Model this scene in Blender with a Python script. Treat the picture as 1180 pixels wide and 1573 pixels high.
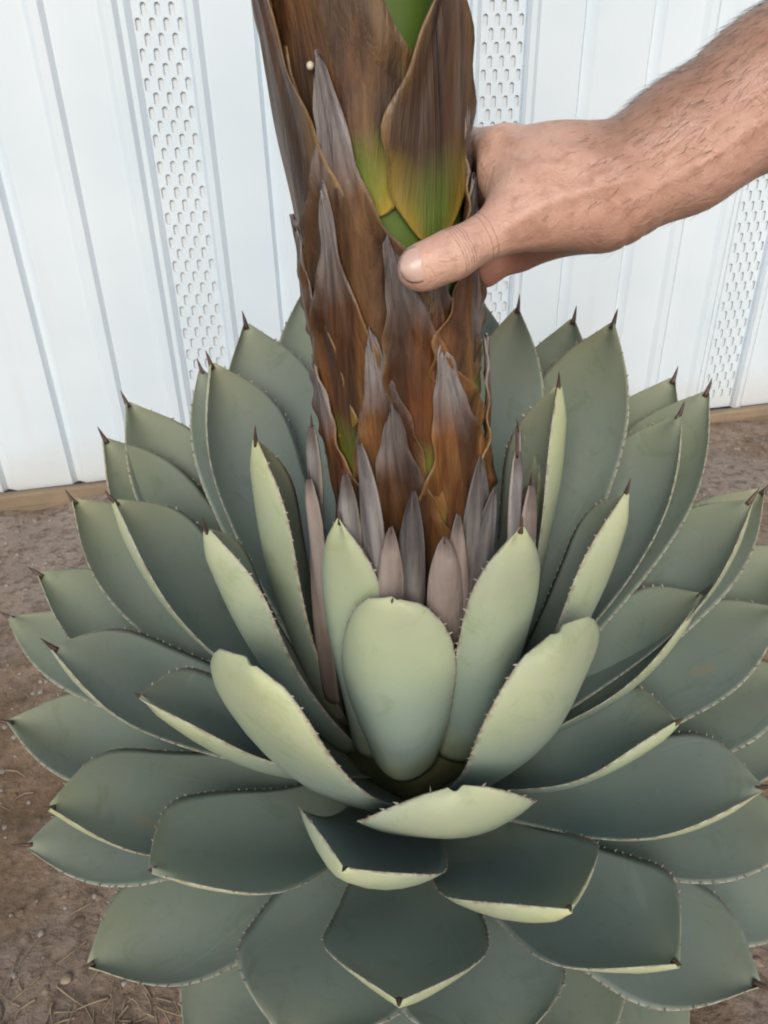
import bpy, bmesh, math, random
import numpy as np
from mathutils import Vector, Matrix

for o in list(bpy.data.objects):
    bpy.data.objects.remove(o, do_unlink=True)
scene = bpy.context.scene
COL = scene.collection
R = math.radians
rng = random.Random(7)

# ------------------------------------------------------------------ camera
cam_d = bpy.data.cameras.new('camera'); cam = bpy.data.objects.new('camera', cam_d); COL.objects.link(cam)
cam_d.sensor_fit = 'VERTICAL'; cam_d.sensor_height = 36.0; cam_d.lens = 36.0*1181/1573
cam_d.clip_start = 0.01; cam_d.clip_end = 200
cam.location = (0, 0, 0.62)
cam.rotation_euler = (Matrix.Rotation(R(90-30.4), 3, 'X') @ Matrix.Rotation(R(-1.3), 3, 'Z')).to_euler()
scene.camera = cam

# ------------------------------------------------------------------ sky and sun (soft open shade, light from behind the camera)
SUN_EL, SUN_AZ = 33.0, -14.0          # azimuth measured from -Y, negative to the left of the camera
world = bpy.data.worlds.new('World'); scene.world = world; world.use_nodes = True
wn = world.node_tree.nodes; wl = world.node_tree.links; wn.clear()
sky = wn.new('ShaderNodeTexSky'); sky.sky_type = 'NISHITA'; sky.sun_disc = False
sky.sun_elevation = R(SUN_EL); sky.sun_rotation = R(180 + SUN_AZ) ; sky.air_density = 1.0; sky.dust_density = 2.0
bg = wn.new('ShaderNodeBackground'); bg.inputs['Strength'].default_value = 0.115
wo = wn.new('ShaderNodeOutputWorld'); wl.new(sky.outputs[0], bg.inputs[0]); wl.new(bg.outputs[0], wo.inputs[0])
sd = bpy.data.lights.new('sun', 'SUN'); sd.energy = 1.5; sd.angle = R(26); sd.color = (1.0, 0.93, 0.82)
sun = bpy.data.objects.new('sun', sd); COL.objects.link(sun)
to_sun = Vector((math.sin(R(SUN_AZ))*math.cos(R(SUN_EL)), -math.cos(R(SUN_AZ))*math.cos(R(SUN_EL)), math.sin(R(SUN_EL))))
sun.rotation_euler = to_sun.to_track_quat('Z', 'Y').to_euler()
sun.location = to_sun*8
scene.view_settings.view_transform = 'Standard'; scene.view_settings.look = 'None'
scene.view_settings.exposure = 0.42; scene.view_settings.gamma = 1.0
scene.view_settings.use_curve_mapping = False
scene.render.engine = 'CYCLES'; scene.cycles.filter_width = 2.0

# ------------------------------------------------------------------ helpers
def obj(name, verts, faces, mat, parent=None, smooth=True, attr=None, mats=None, fmat=None):
    me = bpy.data.meshes.new(name)
    me.from_pydata([tuple(map(float, v)) for v in verts], [], [tuple(map(int, f)) for f in faces])
    if mats:
        for m in mats: me.materials.append(m)
        if fmat is not None: me.polygons.foreach_set('material_index', np.asarray(fmat, np.int32))
    else:
        me.materials.append(mat)
    if smooth: me.polygons.foreach_set('use_smooth', [True]*len(me.polygons))
    if attr is not None:
        a = me.attributes.new('par', 'FLOAT_COLOR', 'POINT')
        a.data.foreach_set('color', np.asarray(attr, np.float32).ravel())
    me.update()
    o = bpy.data.objects.new(name, me); COL.objects.link(o)
    if parent is not None: o.parent = parent
    return o

def thing(name, label, cat, loc=(0, 0, 0), group=None):
    o = bpy.data.objects.new(name, None); COL.objects.link(o); o.location = loc
    o.empty_display_size = 0.05
    o['label'] = label; o['category'] = cat
    if group: o['group'] = group
    return o

def interp(x, xs, ys):
    """smooth (monotone-ish cosine free) interpolation: Catmull-Rom through the knots"""
    xs = np.asarray(xs, float); ys = np.asarray(ys, float); x = np.asarray(x, float)
    m = np.gradient(ys, xs)
    i = np.clip(np.searchsorted(xs, x)-1, 0, len(xs)-2)
    h = xs[i+1]-xs[i]; t = np.clip((x-xs[i])/h, 0, 1)
    return ((2*t**3-3*t**2+1)*ys[i] + (t**3-2*t**2+t)*h*m[i] + (-2*t**3+3*t**2)*ys[i+1] + (t**3-t**2)*h*m[i+1])

# ------------------------------------------------------------------ materials
class NT:
    def __init__(s, name):
        s.m = bpy.data.materials.new(name); s.m.use_nodes = True
        s.n = s.m.node_tree.nodes; s.l = s.m.node_tree.links; s.n.clear()
        s.out = s.n.new('ShaderNodeOutputMaterial'); s.b = s.n.new('ShaderNodeBsdfPrincipled')
        s.l.new(s.b.outputs[0], s.out.inputs[0])
    def node(s, t, **kw):
        nd = s.n.new(t)
        for k, v in kw.items(): setattr(nd, k, v)
        return nd
    def link(s, a, b): s.l.new(a, b)
    def inp(s, sock, v):
        if hasattr(v, 'is_output'): s.l.new(v, sock)
        elif isinstance(v, (tuple, list)) and len(v) == 3 and sock.type == 'RGBA': sock.default_value = (*v, 1)
        else: sock.default_value = v
    def noise(s, scale, detail=4, rough=.55, stretch=(1, 1, 1), coord='Object', dist=0.0):
        tc = s.node('ShaderNodeTexCoord'); mp = s.node('ShaderNodeMapping'); mp.inputs['Scale'].default_value = stretch
        s.link(tc.outputs[coord], mp.inputs[0]); nz = s.node('ShaderNodeTexNoise')
        nz.inputs['Scale'].default_value = scale; nz.inputs['Detail'].default_value = detail
        nz.inputs['Roughness'].default_value = rough; nz.inputs['Distortion'].default_value = dist
        s.link(mp.outputs[0], nz.inputs['Vector']); return nz.outputs['Fac']
    def ramp(s, fac, stops, interp='LINEAR'):
        r = s.node('ShaderNodeValToRGB'); cr = r.color_ramp; cr.interpolation = interp
        while len(cr.elements) < len(stops): cr.elements.new(.5)
        for e, (p, c) in zip(cr.elements, stops):
            e.position = p; e.color = (*c, 1) if isinstance(c, tuple) else (c, c, c, 1)
        s.inp(r.inputs[0], fac); return r.outputs[0]
    def mix(s, fac, a, b, mode='MIX'):
        m = s.node('ShaderNodeMix', data_type='RGBA', blend_type=mode)
        s.inp(m.inputs[0], fac); s.inp(m.inputs[6], a); s.inp(m.inputs[7], b); return m.outputs[2]
    def math(s, op, a, b=0.0, clamp=False):
        m = s.node('ShaderNodeMath', operation=op, use_clamp=clamp); s.inp(m.inputs[0], a); s.inp(m.inputs[1], b); return m.outputs[0]
    def par(s):
        a = s.node('ShaderNodeAttribute', attribute_name='par'); sp = s.node('ShaderNodeSeparateColor')
        s.link(a.outputs['Color'], sp.inputs[0]); return sp.outputs[0], sp.outputs[1], sp.outputs[2], a.outputs['Alpha']
    def bump(s, h, strength=.3, dist=.002, prev=None):
        b = s.node('ShaderNodeBump'); b.inputs['Strength'].default_value = strength; b.inputs['Distance'].default_value = dist
        s.inp(b.inputs['Height'], h)
        if prev is not None: s.link(prev, b.inputs['Normal'])
        return b.outputs[0]
    def done(s, col=None, rough=.5, normal=None, spec=None, **kw):
        if col is not None: s.inp(s.b.inputs['Base Color'], col)
        s.inp(s.b.inputs['Roughness'], rough)
        if normal is not None: s.link(normal, s.b.inputs['Normal'])
        if spec is not None: s.b.inputs['Specular IOR Level'].default_value = spec
        for k, v in kw.items(): s.inp(s.b.inputs[k], v)
        return s.m

def leaf_material():
    # par = (position base..tip, 1 on the upper face / 0 underneath, per-leaf random, distance from the margin)
    n = NT('agave_leaf'); s_, side, rnd, edge = n.par()
    bloom = n.noise(9, 5, .6); streak = n.noise(5, 4, .6, (1, 1, 1)); fine = n.noise(220, 3, .6)
    upper = n.ramp(s_, [(0.0, (.22, .24, .11)), (.14, (.19, .24, .205)), (.40, (.198, .258, .243)), (.75, (.222, .275, .245)), (.97, (.265, .29, .205))])
    under = n.ramp(s_, [(0.0, (.24, .27, .15)), (.22, (.165, .225, .20)), (.46, (.225, .30, .262)), (.72, (.36, .425, .295)), (1.0, (.465, .50, .30))])  # bloom colour, with low light on tips and shade lower down painted in
    col = n.mix(side, under, upper)
    col = n.mix(n.ramp(bloom, [(.38, 0.0), (.66, .85)]), col, n.mix(.5, col, (.255, .295, .285)))
    # per-leaf hue: some yellower, some bluer
    col = n.mix(n.math('MULTIPLY', rnd, .45), col, n.mix(1.0, col, (1.06, 1.0, .80), 'MULTIPLY'))
    col = n.mix(n.ramp(streak, [(.40, 0.0), (.70, .55)]), col, n.mix(1.0, col, (.76, .80, .76), 'MULTIPLY'))
    # bloom rubbed off in patches, bud imprints of the neighbouring leaves, dust and fine scratches
    rub = n.noise(34, 6, .72, dist=1.2)
    col = n.mix(n.ramp(rub, [(.54, 0.0), (.66, .52)]), col, n.mix(1.0, col, (.72, .80, .66), 'MULTIPLY'))
    imp = n.math('ADD', n.math('MULTIPLY', edge, .8), n.math('SUBTRACT', n.math('MULTIPLY', s_, .75), n.math('ADD', n.math('MULTIPLY', rnd, .22), .62)))
    imp = n.math('ADD', imp, n.math('MULTIPLY', n.math('SUBTRACT', n.noise(60, 2, .5), .5), .03))
    line = n.ramp(imp, [(.0, 0.0), (.012, .34), (.03, 0.0)])
    col = n.mix(n.math('MULTIPLY', line, n.ramp(bloom, [(.45, 0.0), (.6, 1.0)])), col, (.30, .345, .32))
    dust = n.noise(75, 6, .75); col = n.mix(n.ramp(dust, [(.58, 0.0), (.78, .40)]), col, (.31, .285, .24))
    scr = n.noise(40, 3, .6, (1, .05, 1), dist=.5); col = n.mix(n.ramp(scr, [(.70, 0.0), (.74, .22)]), col, (.34, .37, .33))
    # corky pale margin with brown flecks
    flk = n.noise(160, 3, .7)
    mcol = n.mix(n.ramp(flk, [(.42, 0.0), (.62, 1.0)]), (.42, .41, .33), (.22, .16, .11))
    col = n.mix(n.math('MULTIPLY', n.ramp(edge, [(0.0, 1.0), (.045, .0)]), .75), col, mcol)
    # small tan scars
    sc = n.noise(26, 2, .5); sc2 = n.ramp(sc, [(.735, 0.0), (.76, .55)])
    col = n.mix(sc2, col, (.30, .26, .18))
    nb = n.bump(fine, .12, .0006); nb = n.bump(bloom, .22, .004, nb)
    return n.done(col, n.ramp(bloom, [(.3, .46), (.7, .66)]), nb, .35, **{'Subsurface Weight': .08, 'Subsurface Scale': .004})

def dry_leaf_material():
    n = NT('withered_leaf'); s_, side, rnd, edge = n.par()
    st = n.noise(60, 4, .6, (1, 1, .12)); bl = n.noise(30, 4, .6)
    st = n.ramp(st, [(.34, 0.0), (.66, 1.0)]); grey = n.mix(st, (.085, .077, .074), (.27, .255, .25))
    green = n.mix(bl, (.20, .235, .17), (.33, .32, .27))
    pink = n.mix(n.mix(.5, st, bl), (.15, .115, .10), (.34, .285, .255))
    base = n.mix(n.ramp(rnd, [(.3, 0.0), (.42, 1.0)]), grey, pink)
    base = n.mix(n.ramp(rnd, [(.62, 0.0), (.74, 1.0)]), base, green)
    brown = n.mix(st, (.085, .045, .025), (.17, .095, .05))
    k = n.ramp(n.math('ADD', s_, n.math('MULTIPLY', n.math('SUBTRACT', bl, .5), .5)), [(.22, 1.0), (.58, 0.0)])
    col = n.mix(n.math('MULTIPLY', k, n.ramp(rnd, [(.3, 1.0), (.5, .25)])), base, brown)
    col = n.mix(n.ramp(n.math('SUBTRACT', s_, n.math('MULTIPLY', bl, .12)), [(.84, 0.0), (.93, .8)]), col, (.06, .042, .038))
    col = n.mix(n.ramp(edge, [(0.0, .6), (.10, 0.0)]), col, (.36, .31, .27))
    nb = n.bump(st, .6, .0016); nb = n.bump(bl, .5, .004, nb)
    return n.done(col, .70, nb, .3)

def bract_material():
    # par = (base..tip, margin 0..1 signed to |t|, random, amount of green at the base)
    n = NT('stalk_bract'); s_, t_, rnd, grn = n.par()
    st = n.noise(46, 6, .68, (1, 1, .11), dist=.6); st2 = n.noise(160, 3, .6, (1, 1, .06)); bl = n.noise(17, 5, .62, (1, 1, .5))
    brown = n.ramp(st, [(.28, (.010, .006, .0045)), (.40, (.036, .020, .012)), (.50, (.075, .042, .021)), (.60, (.125, .073, .034)), (.72, (.23, .145, .065)), (.84, (.34, .23, .115))])
    rust = n.noise(13, 4, .6, (1, 1, .35), dist=.8)
    brown = n.mix(n.ramp(rust, [(.50, 0.0), (.64, .6)]), brown, n.mix(1.0, brown, (1.6, 1.02, .60), 'MULTIPLY'))
    brown = n.mix(n.ramp(bl, [(.45, 0.0), (.70, .8)]), brown, n.mix(1.0, brown, (.80, .66, .68), 'MULTIPLY'))
    brown = n.mix(n.math('MULTIPLY', rnd, .9), brown, n.mix(1.0, brown, (1.55, 1.15, .72), 'MULTIPLY'))
    # golden dry flanks
    flank = n.math('MULTIPLY', n.ramp(n.math('ADD', t_, n.math('MULTIPLY', n.math('SUBTRACT', st, .5), .7)), [(.66, 0.0), (1.02, 1.0)]), n.ramp(s_, [(.10, 1.0), (.60, .35), (.8, 0.0)]))
    col = n.mix(n.math('MULTIPLY', flank, n.ramp(bl, [(.35, .10), (.65, .75)])), brown, n.mix(st2, (.20, .10, .022), (.40, .245, .07)))
    # grey weathered blade
    grey = n.mix(n.ramp(st, [(.3, 0.0), (.7, 1.0)]), (.095, .078, .074), (.30, .275, .275))
    g = n.ramp(n.math('ADD', s_, n.math('MULTIPLY', n.math('SUBTRACT', bl, .5), .45)), [(.64, 0.0), (.84, 1.0)])
    col = n.mix(n.math('MULTIPLY', g, n.ramp(st, [(.30, .55), (.5, .95)])), col, grey)
    # living green foot
    gr = n.ramp(n.math('ADD', s_, n.math('MULTIPLY', n.math('SUBTRACT', n.noise(24, 4, .6, (1, 1, .45)), .5), .30)), [(.075, 1.0), (.16, .55), (.24, 0.0)])
    green = n.mix(n.ramp(t_, [(.25, 0.0), (.85, 1.0)]), (.105, .165, .025), (.30, .22, .025))
    col = n.mix(n.math('MULTIPLY', gr, grn), col, green)
    # pale paper edge
    col = n.mix(n.math('MULTIPLY', n.ramp(t_, [(.95, 0.0), (1.0, 1.0)]), n.ramp(bl, [(.40, .05), (.70, .60)])), col, (.36, .26, .15))
    nb = n.bump(st2, .6, .0012); nb = n.bump(st, .8, .0045, nb)
    return n.done(col, n.ramp(st2, [(.3, .30), (.7, .56)]), nb, .5)

def simple(name, c0, c1, scale=40, rough=.6, stretch=(1, 1, 1), bs=.3, bd=.002, spec=.4, detail=5, **kw):
    n = NT(name); z = n.noise(scale, detail, .6, stretch)
    return n.done(n.mix(n.ramp(z, [(.3, 0.0), (.7, 1.0)]), c0, c1), rough, n.bump(z, bs, bd), spec, **kw)

def fence_material():
    n = NT('white_painted_metal'); big = n.noise(3.0, 4, .6); fine = n.noise(900, 2, .5); drip = n.noise(22, 5, .65, (1, 1, .08))
    col = n.mix(n.ramp(big, [(.3, 0.0), (.7, 1.0)]), (.62, .72, .79), (.70, .775, .83))
    col = n.mix(n.ramp(drip, [(.58, 0.0), (.80, .30)]), col, (.60, .63, .63))
    # dust splash low down on the panels
    tc = n.node('ShaderNodeTexCoord'); sp = n.node('ShaderNodeSeparateXYZ'); n.link(tc.outputs['Object'], sp.inputs[0])
    low = n.ramp(n.math('ADD', sp.outputs[2], n.math('MULTIPLY', n.noise(14, 5, .7), .10)), [(.045, .55), (.15, 0.0)])
    col = n.mix(low, col, (.52, .46, .39))
    return n.done(col, n.ramp(big, [(.3, .34), (.7, .48)]), n.bump(n.noise(6, 3, .5), .10, .01, n.bump(fine, .08, .0004)), .45)

def ground_material():
    n = NT('bare_soil'); a = n.noise(2.6, 6, .62); b = n.noise(11, 6, .66); c = n.noise(70, 5, .7); v = n.node('ShaderNodeTexVoronoi')
    v.inputs['Scale'].default_value = 60; tc = n.node('ShaderNodeTexCoord'); n.link(tc.outputs['Object'], v.inputs['Vector'])
    col = n.ramp(b, [(.28, (.088, .058, .036)), (.48, (.185, .124, .078)), (.66, (.275, .192, .128)), (.85, (.36, .275, .205))])
    col = n.mix(n.ramp(a, [(.42, 0.0), (.58, .85)]), col, n.mix(b, (.21, .168, .138), (.36, .30, .255)))
    col = n.mix(n.ramp(c, [(.36, .65), (.52, 0.0)]), col, (.085, .058, .040))
    col = n.mix(n.ramp(v.outputs['Distance'], [(.05, .35), (.22, 0.0)]), col, (.30, .25, .21))
    nb = n.bump(c, .6, .004); nb = n.bump(b, .7, .02, nb)
    return n.done(col, .88, nb, .2)

def wood_material():
    n = NT('weathered_timber'); g = n.noise(18, 6, .65, (.06, 1, 1)); f = n.noise(90, 4, .6, (.05, 1, 1))
    col = n.ramp(g, [(.3, (.15, .105, .062)), (.5, (.25, .185, .115)), (.7, (.33, .26, .17))]); col = n.mix(n.ramp(n.noise(9, 5, .7), [(.42, 0.0), (.62, .75)]), col, (.22, .165, .12))
    col = n.mix(n.ramp(f, [(.35, .6), (.5, 0.0)]), col, (.13, .09, .055))
    return n.done(col, .75, n.bump(f, .5, .002), .25)

def skin_material():
    # par = (upper side darkened for hair and painted-in shade, pink palm side, thumb, 0)
    n = NT('skin'); up, pink, th, ta = n.par()
    mot = n.noise(38, 5, .62); big = n.noise(11, 4, .55); pore = n.noise(520, 3, .6); fre = n.noise(150, 3, .6)
    v = n.node('ShaderNodeTexVoronoi', feature='DISTANCE_TO_EDGE'); v.inputs['Scale'].default_value = 420
    tc = n.node('ShaderNodeTexCoord'); n.link(tc.outputs['Object'], v.inputs['Vector'])
    col = n.mix(n.ramp(mot, [(.3, 0.0), (.7, 1.0)]), (.45, .25, .18), (.65, .42, .325))
    col = n.mix(n.ramp(big, [(.42, 0.0), (.7, .6)]), col, (.50, .245, .185))
    fine_r = n.noise(95, 5, .7); col = n.mix(n.ramp(fine_r, [(.48, 0.0), (.66, .45)]), col, (.58, .36, .27)); col = n.mix(n.ramp(fine_r, [(.34, .40), (.46, 0.0)]), col, (.30, .15, .10))
    col = n.mix(n.math('MULTIPLY', up, .72), col, n.mix(mot, (.20, .105, .063), (.31, .175, .11)))
    col = n.mix(n.math('MULTIPLY', pink, .75), col, (.55, .24, .19))
    col = n.mix(n.math('MULTIPLY', th, .7), col, n.mix(mot, (.55, .31, .235), (.66, .42, .33)))
    col = n.mix(n.ramp(fre, [(.63, 0.0), (.72, .45)]), col, (.20, .10, .06))
    cz = n.math('ADD', ta, n.math('MULTIPLY', n.math('SUBTRACT', n.noise(120, 3, .6), .5), .035))
    K = [(0.0, 1.0)]
    for p_ in (.30, .355, .55, .582, .612, .645, .672): K += [(p_-.009, 1.0), (p_, .15), (p_+.009, 1.0)]
    cre = n.ramp(cz, K)
    col = n.mix(n.math('MULTIPLY', n.math('SUBTRACT', 1.0, cre), n.math('MULTIPLY', th, .40)), col, (.30, .13, .09))
    nb0 = n.bump(cre, .55, .0011)
    nb = n.bump(n.ramp(v.outputs['Distance'], [(0.0, 0.0), (.12, 1.0)]), .22, .0005, nb0); nb = n.bump(pore, .2, .0005, nb); nb = n.bump(n.noise(90, 4, .6, (1, 1, 1), dist=.8), .55, .0020, nb)
    m = n.done(col, n.ramp(mot, [(.3, .36), (.7, .52)]), nb, .5, **{'Subsurface Weight': .12, 'Subsurface Scale': .006})
    n.b.inputs['Subsurface Radius'].default_value = (1.0, .35, .18)
    return m

M_LEAF = leaf_material(); M_DRY = dry_leaf_material(); M_BRACT = bract_material()
M_FENCE = fence_material(); M_SOIL = ground_material(); M_WOOD = wood_material(); M_SKIN = skin_material()
M_SPINE = simple('spine_horn', (.030, .017, .013), (.11, .065, .045), 130, .42, bs=.2, bd=.0006)
M_TOOTH = simple('tooth_horn', (.16, .12, .09), (.40, .37, .31), 300, .5, bs=.1, bd=.0004)
M_GREEN = simple('stalk_flesh', (.060, .105, .016), (.115, .175, .032), 14, .45, (1, 1, .15), .2, .002)
M_CORE = simple('plant_core', (.075, .085, .032), (.16, .165, .07), 40, .7)
M_BACK = simple('fence_backing', (.62, .68, .72), (.70, .75, .78), 8, .6)
M_NAIL = simple('nail', (.50, .33, .27), (.60, .43, .37), 70, .30, bs=.05, bd=.0004, spec=.5)
M_HAIR = simple('hair', (.035, .022, .014), (.13, .085, .055), 60, .5)
M_STONE = simple('pebble', (.16, .135, .115), (.33, .30, .27), 70, .85, bs=.5, bd=.002)
M_STRAW = simple('dry_straw', (.17, .125, .08), (.36, .29, .20), 60, .7)
M_CREAM = simple('pale_fruit', (.52, .45, .32), (.66, .60, .46), 90, .5)

# ------------------------------------------------------------------ ground
def fbm(x, y, seed=0, octs=5):
    r = np.random.RandomState(seed); z = np.zeros_like(x); a = 1.0
    for k in range(octs):
        for _ in range(5):
            th = r.uniform(0, 2*math.pi); f = (2.2**k)*r.uniform(.7, 1.4); ph = r.uniform(0, 6.28)
            z += a*np.sin(f*(x*math.cos(th)+y*math.sin(th))*3+ph)/5
        a *= .52
    return z
def gz(x, y):
    x = np.asarray(x, float); y = np.asarray(y, float)
    near = np.exp(-((x)**2+(y-.7)**2)/6.0)
    df = (x-(-.639))*.21071-(y-1.121)*.97755
    bank = .020*np.exp(-(np.maximum(df-.03, 0)/.05)**2)*np.clip(.55+.9*fbm(x*2.5, y*2.5, 9, 4), 0, 1.1)*(np.abs(x) < 4)
    return (.010*fbm(x, y, 3, 6)*near - .012 + bank)
def axis_grid():
    g = np.concatenate([np.linspace(-40, -3, 12)[:-1], np.linspace(-3, -.9, 22)[:-1], np.linspace(-.9, 1.1, 150)[:-1], np.linspace(1.1, 3.2, 22)[:-1], np.linspace(3.2, 40, 12)])
    return g
gxs = axis_grid(); gys = axis_grid()+.55
GX, GY = np.meshgrid(gxs, gys, indexing='ij'); GZ = gz(GX, GY)
nx, ny = GX.shape
idx = np.arange(nx*ny).reshape(nx, ny)
gf = np.stack([idx[:-1, :-1], idx[1:, :-1], idx[1:, 1:], idx[:-1, 1:]], -1).reshape(-1, 4)
ground = obj('ground', np.stack([GX, GY, GZ], -1).reshape(-1, 3), gf, M_SOIL); ground['kind'] = 'structure'

# ------------------------------------------------------------------ fence
FP = Vector((-.639, 1.121, 0)); FD = Vector((.97755, .21071, 0)); FN = Vector((.21071, -.97755, 0))   # along, towards the camera
fence = thing('metal_fence', 'white ribbed metal fence with perforated strips behind the agave', 'fence', FP)
fence.rotation_euler = (0, 0, math.atan2(FD.y, FD.x))      # local x runs along the fence, local -y faces the camera
FH = 1.85; PER = 0.48; Z0 = 0.016
def profile_sheet(name, pts, z0, z1, mat, nz=8):
    """pts: (u, out) polyline seen from above, extruded up; a sheet with 1.2 mm thickness"""
    v, f = [], []; m = len(pts)
    zs = np.linspace(z0, z1, nz)
    for layer in (0, .0012):
        for z in zs:
            for (u, o) in pts: v.append((u, -o+layer, z))
    n1 = m*nz
    for k in range(nz-1):
        for j in range(m-1):
            a = k*m+j; f.append((a, a+1, a+m+1, a+m)); b = a+n1; f.append((b, b+m, b+m+1, b+1))
    for k in range(nz-1):
        a = k*m; f.append((a, a+m, a+m+n1, a+n1)); a = k*m+m-1; f.append((a, a+n1, a+m+n1, a+m))
    for j in range(m-1):
        a = (nz-1)*m+j; f.append((a, a+1, a+1+n1, a+n1)); f.append((j, j+n1, j+1+n1, j+1))
    o = obj(name, v, f, mat, fence, smooth=False)
    return o
def groove(c, w=.011, d=.010): return [(c-w, 0), (c-w*.35, -d), (c+w*.35, -d), (c+w, 0)]
def ridge(c, w=.013, d=.0065): return [(c-w, 0), (c-w*.45, d), (c+w*.45, d), (c+w, 0)]
SEG = []
def panel_pts(base):
    a = [(base+.016, -.010)] + [(base+.031, 0)] + [(base+.119, 0), (base+.1262, -.0096), (base+.132, -.0100)]
    b = [(base+.1300, -.0096), (base+.141, 0)] + ridge(base+.215) + ridge(base+.305)[:] + [(base+.325, 0), (base+.3335, -.007)]
    c = [(base+.4005, -.007), (base+.401, 0), (base+.4045, .0065), (base+.413, .0065), (base+.421, 0), (base+.489, 0), (base+.4958, -.010), (base+.5005, -.0104)]
    return a, b, c
def perforated(name, u0, u1, z0, z1, depth=-.0075):
    """real staggered slots cut through the sheet"""
    cols = 7; cw = (u1-u0)/(cols+.6); du = cw; sl_w = .0074; sl_h = .0160; pz = .0345
    xs = [u0]; holes_x = []
    for c in range(cols):
        xc = u0+cw*.8+c*du; xs += [xc-sl_w/2, xc+sl_w/2]; holes_x.append(xc)
    xs.append(u1)
    v, f = [], []
    def quad(x0, x1, za, zb):
        b = len(v); v.extend([(x0, -depth, za), (x1, -depth, za), (x1, -depth, zb), (x0, -depth, zb)]); f.append((b, b+1, b+2, b+3))
    for i in range(0, len(xs)-1, 2): quad(xs[i], xs[i+1], z0, z1)       # solid ligaments between the slot columns
    for c, xc in enumerate(holes_x):
        x0, x1 = xc-sl_w/2, xc+sl_w/2; zz = z0; zc = z0 + .03 + (pz/2 if c % 2 else 0)
        while zc+sl_h/2 < z1-.01:
            quad(x0, x1, zz, zc-sl_h/2)
            # rounded slot ends: corner triangles, and 2 mm deep slot walls
            ch = .0022; za, zb = zc-sl_h/2, zc+sl_h/2
            for (px, pz_, sx, sz) in ((x0, za, 1, 1), (x1, za, -1, 1), (x0, zb, 1, -1), (x1, zb, -1, -1)):
                b = len(v); v.extend([(px, -depth, pz_), (px+sx*ch, -depth, pz_), (px, -depth, pz_+sz*ch)]); f.append((b, b+1, b+2))
            for (a0, b0, a1, b1) in ((x0, za, x1, za), (x1, za, x1, zb), (x1, zb, x0, zb), (x0, zb, x0, za)):
                b = len(v); v.extend([(a0, -depth, b0), (a1, -depth, b1), (a1, -depth+.0022, b1), (a0, -depth+.0022, b0)]); f.append((b, b+1, b+2, b+3))
            zz = zb; zc += pz
        quad(x0, x1, zz, z1)
    return obj(name, v, f, M_FENCE, fence, smooth=False)
for k in range(-2, 6):
    b = k*PER
    for pts in panel_pts(b): profile_sheet('panel', pts, Z0, FH, M_FENCE)
    perforated('perforated_strip', b+.3325, b+.4015, Z0, FH)
def box_in(name, lo, hi, mat, parent, bev=.003):
    bm = bmesh.new(); bmesh.ops.create_cube(bm, size=1)
    for vv in bm.verts: vv.co = Vector([lo[i]+(vv.co[i]+.5)*(hi[i]-lo[i]) for i in range(3)])
    bmesh.ops.bevel(bm, geom=bm.edges[:], offset=bev, segments=2, affect='EDGES', profile=.5)
    me = bpy.data.meshes.new(name); bm.to_mesh(me); bm.free(); me.materials.append(mat)
    o = bpy.data.objects.new(name, me); COL.objects.link(o); o.parent = parent; return o
box_in('backing_sheet', (-2*PER, .0108, .02), (6*PER, .0130, FH-.01), M_BACK, fence, .001)
box_in('top_rail', (-2*PER-.02, -.020, FH), (6*PER+.02, .036, FH+.05), M_FENCE, fence)
u = -2*PER
for ln in (1.43, 1.31, 1.12):
    box_in('base_board', (u, -.030, -.03), (u+ln-.004, -.0125, .0235+rng.uniform(-.002, .002)), M_WOOD, fence, .004); u += ln

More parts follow.
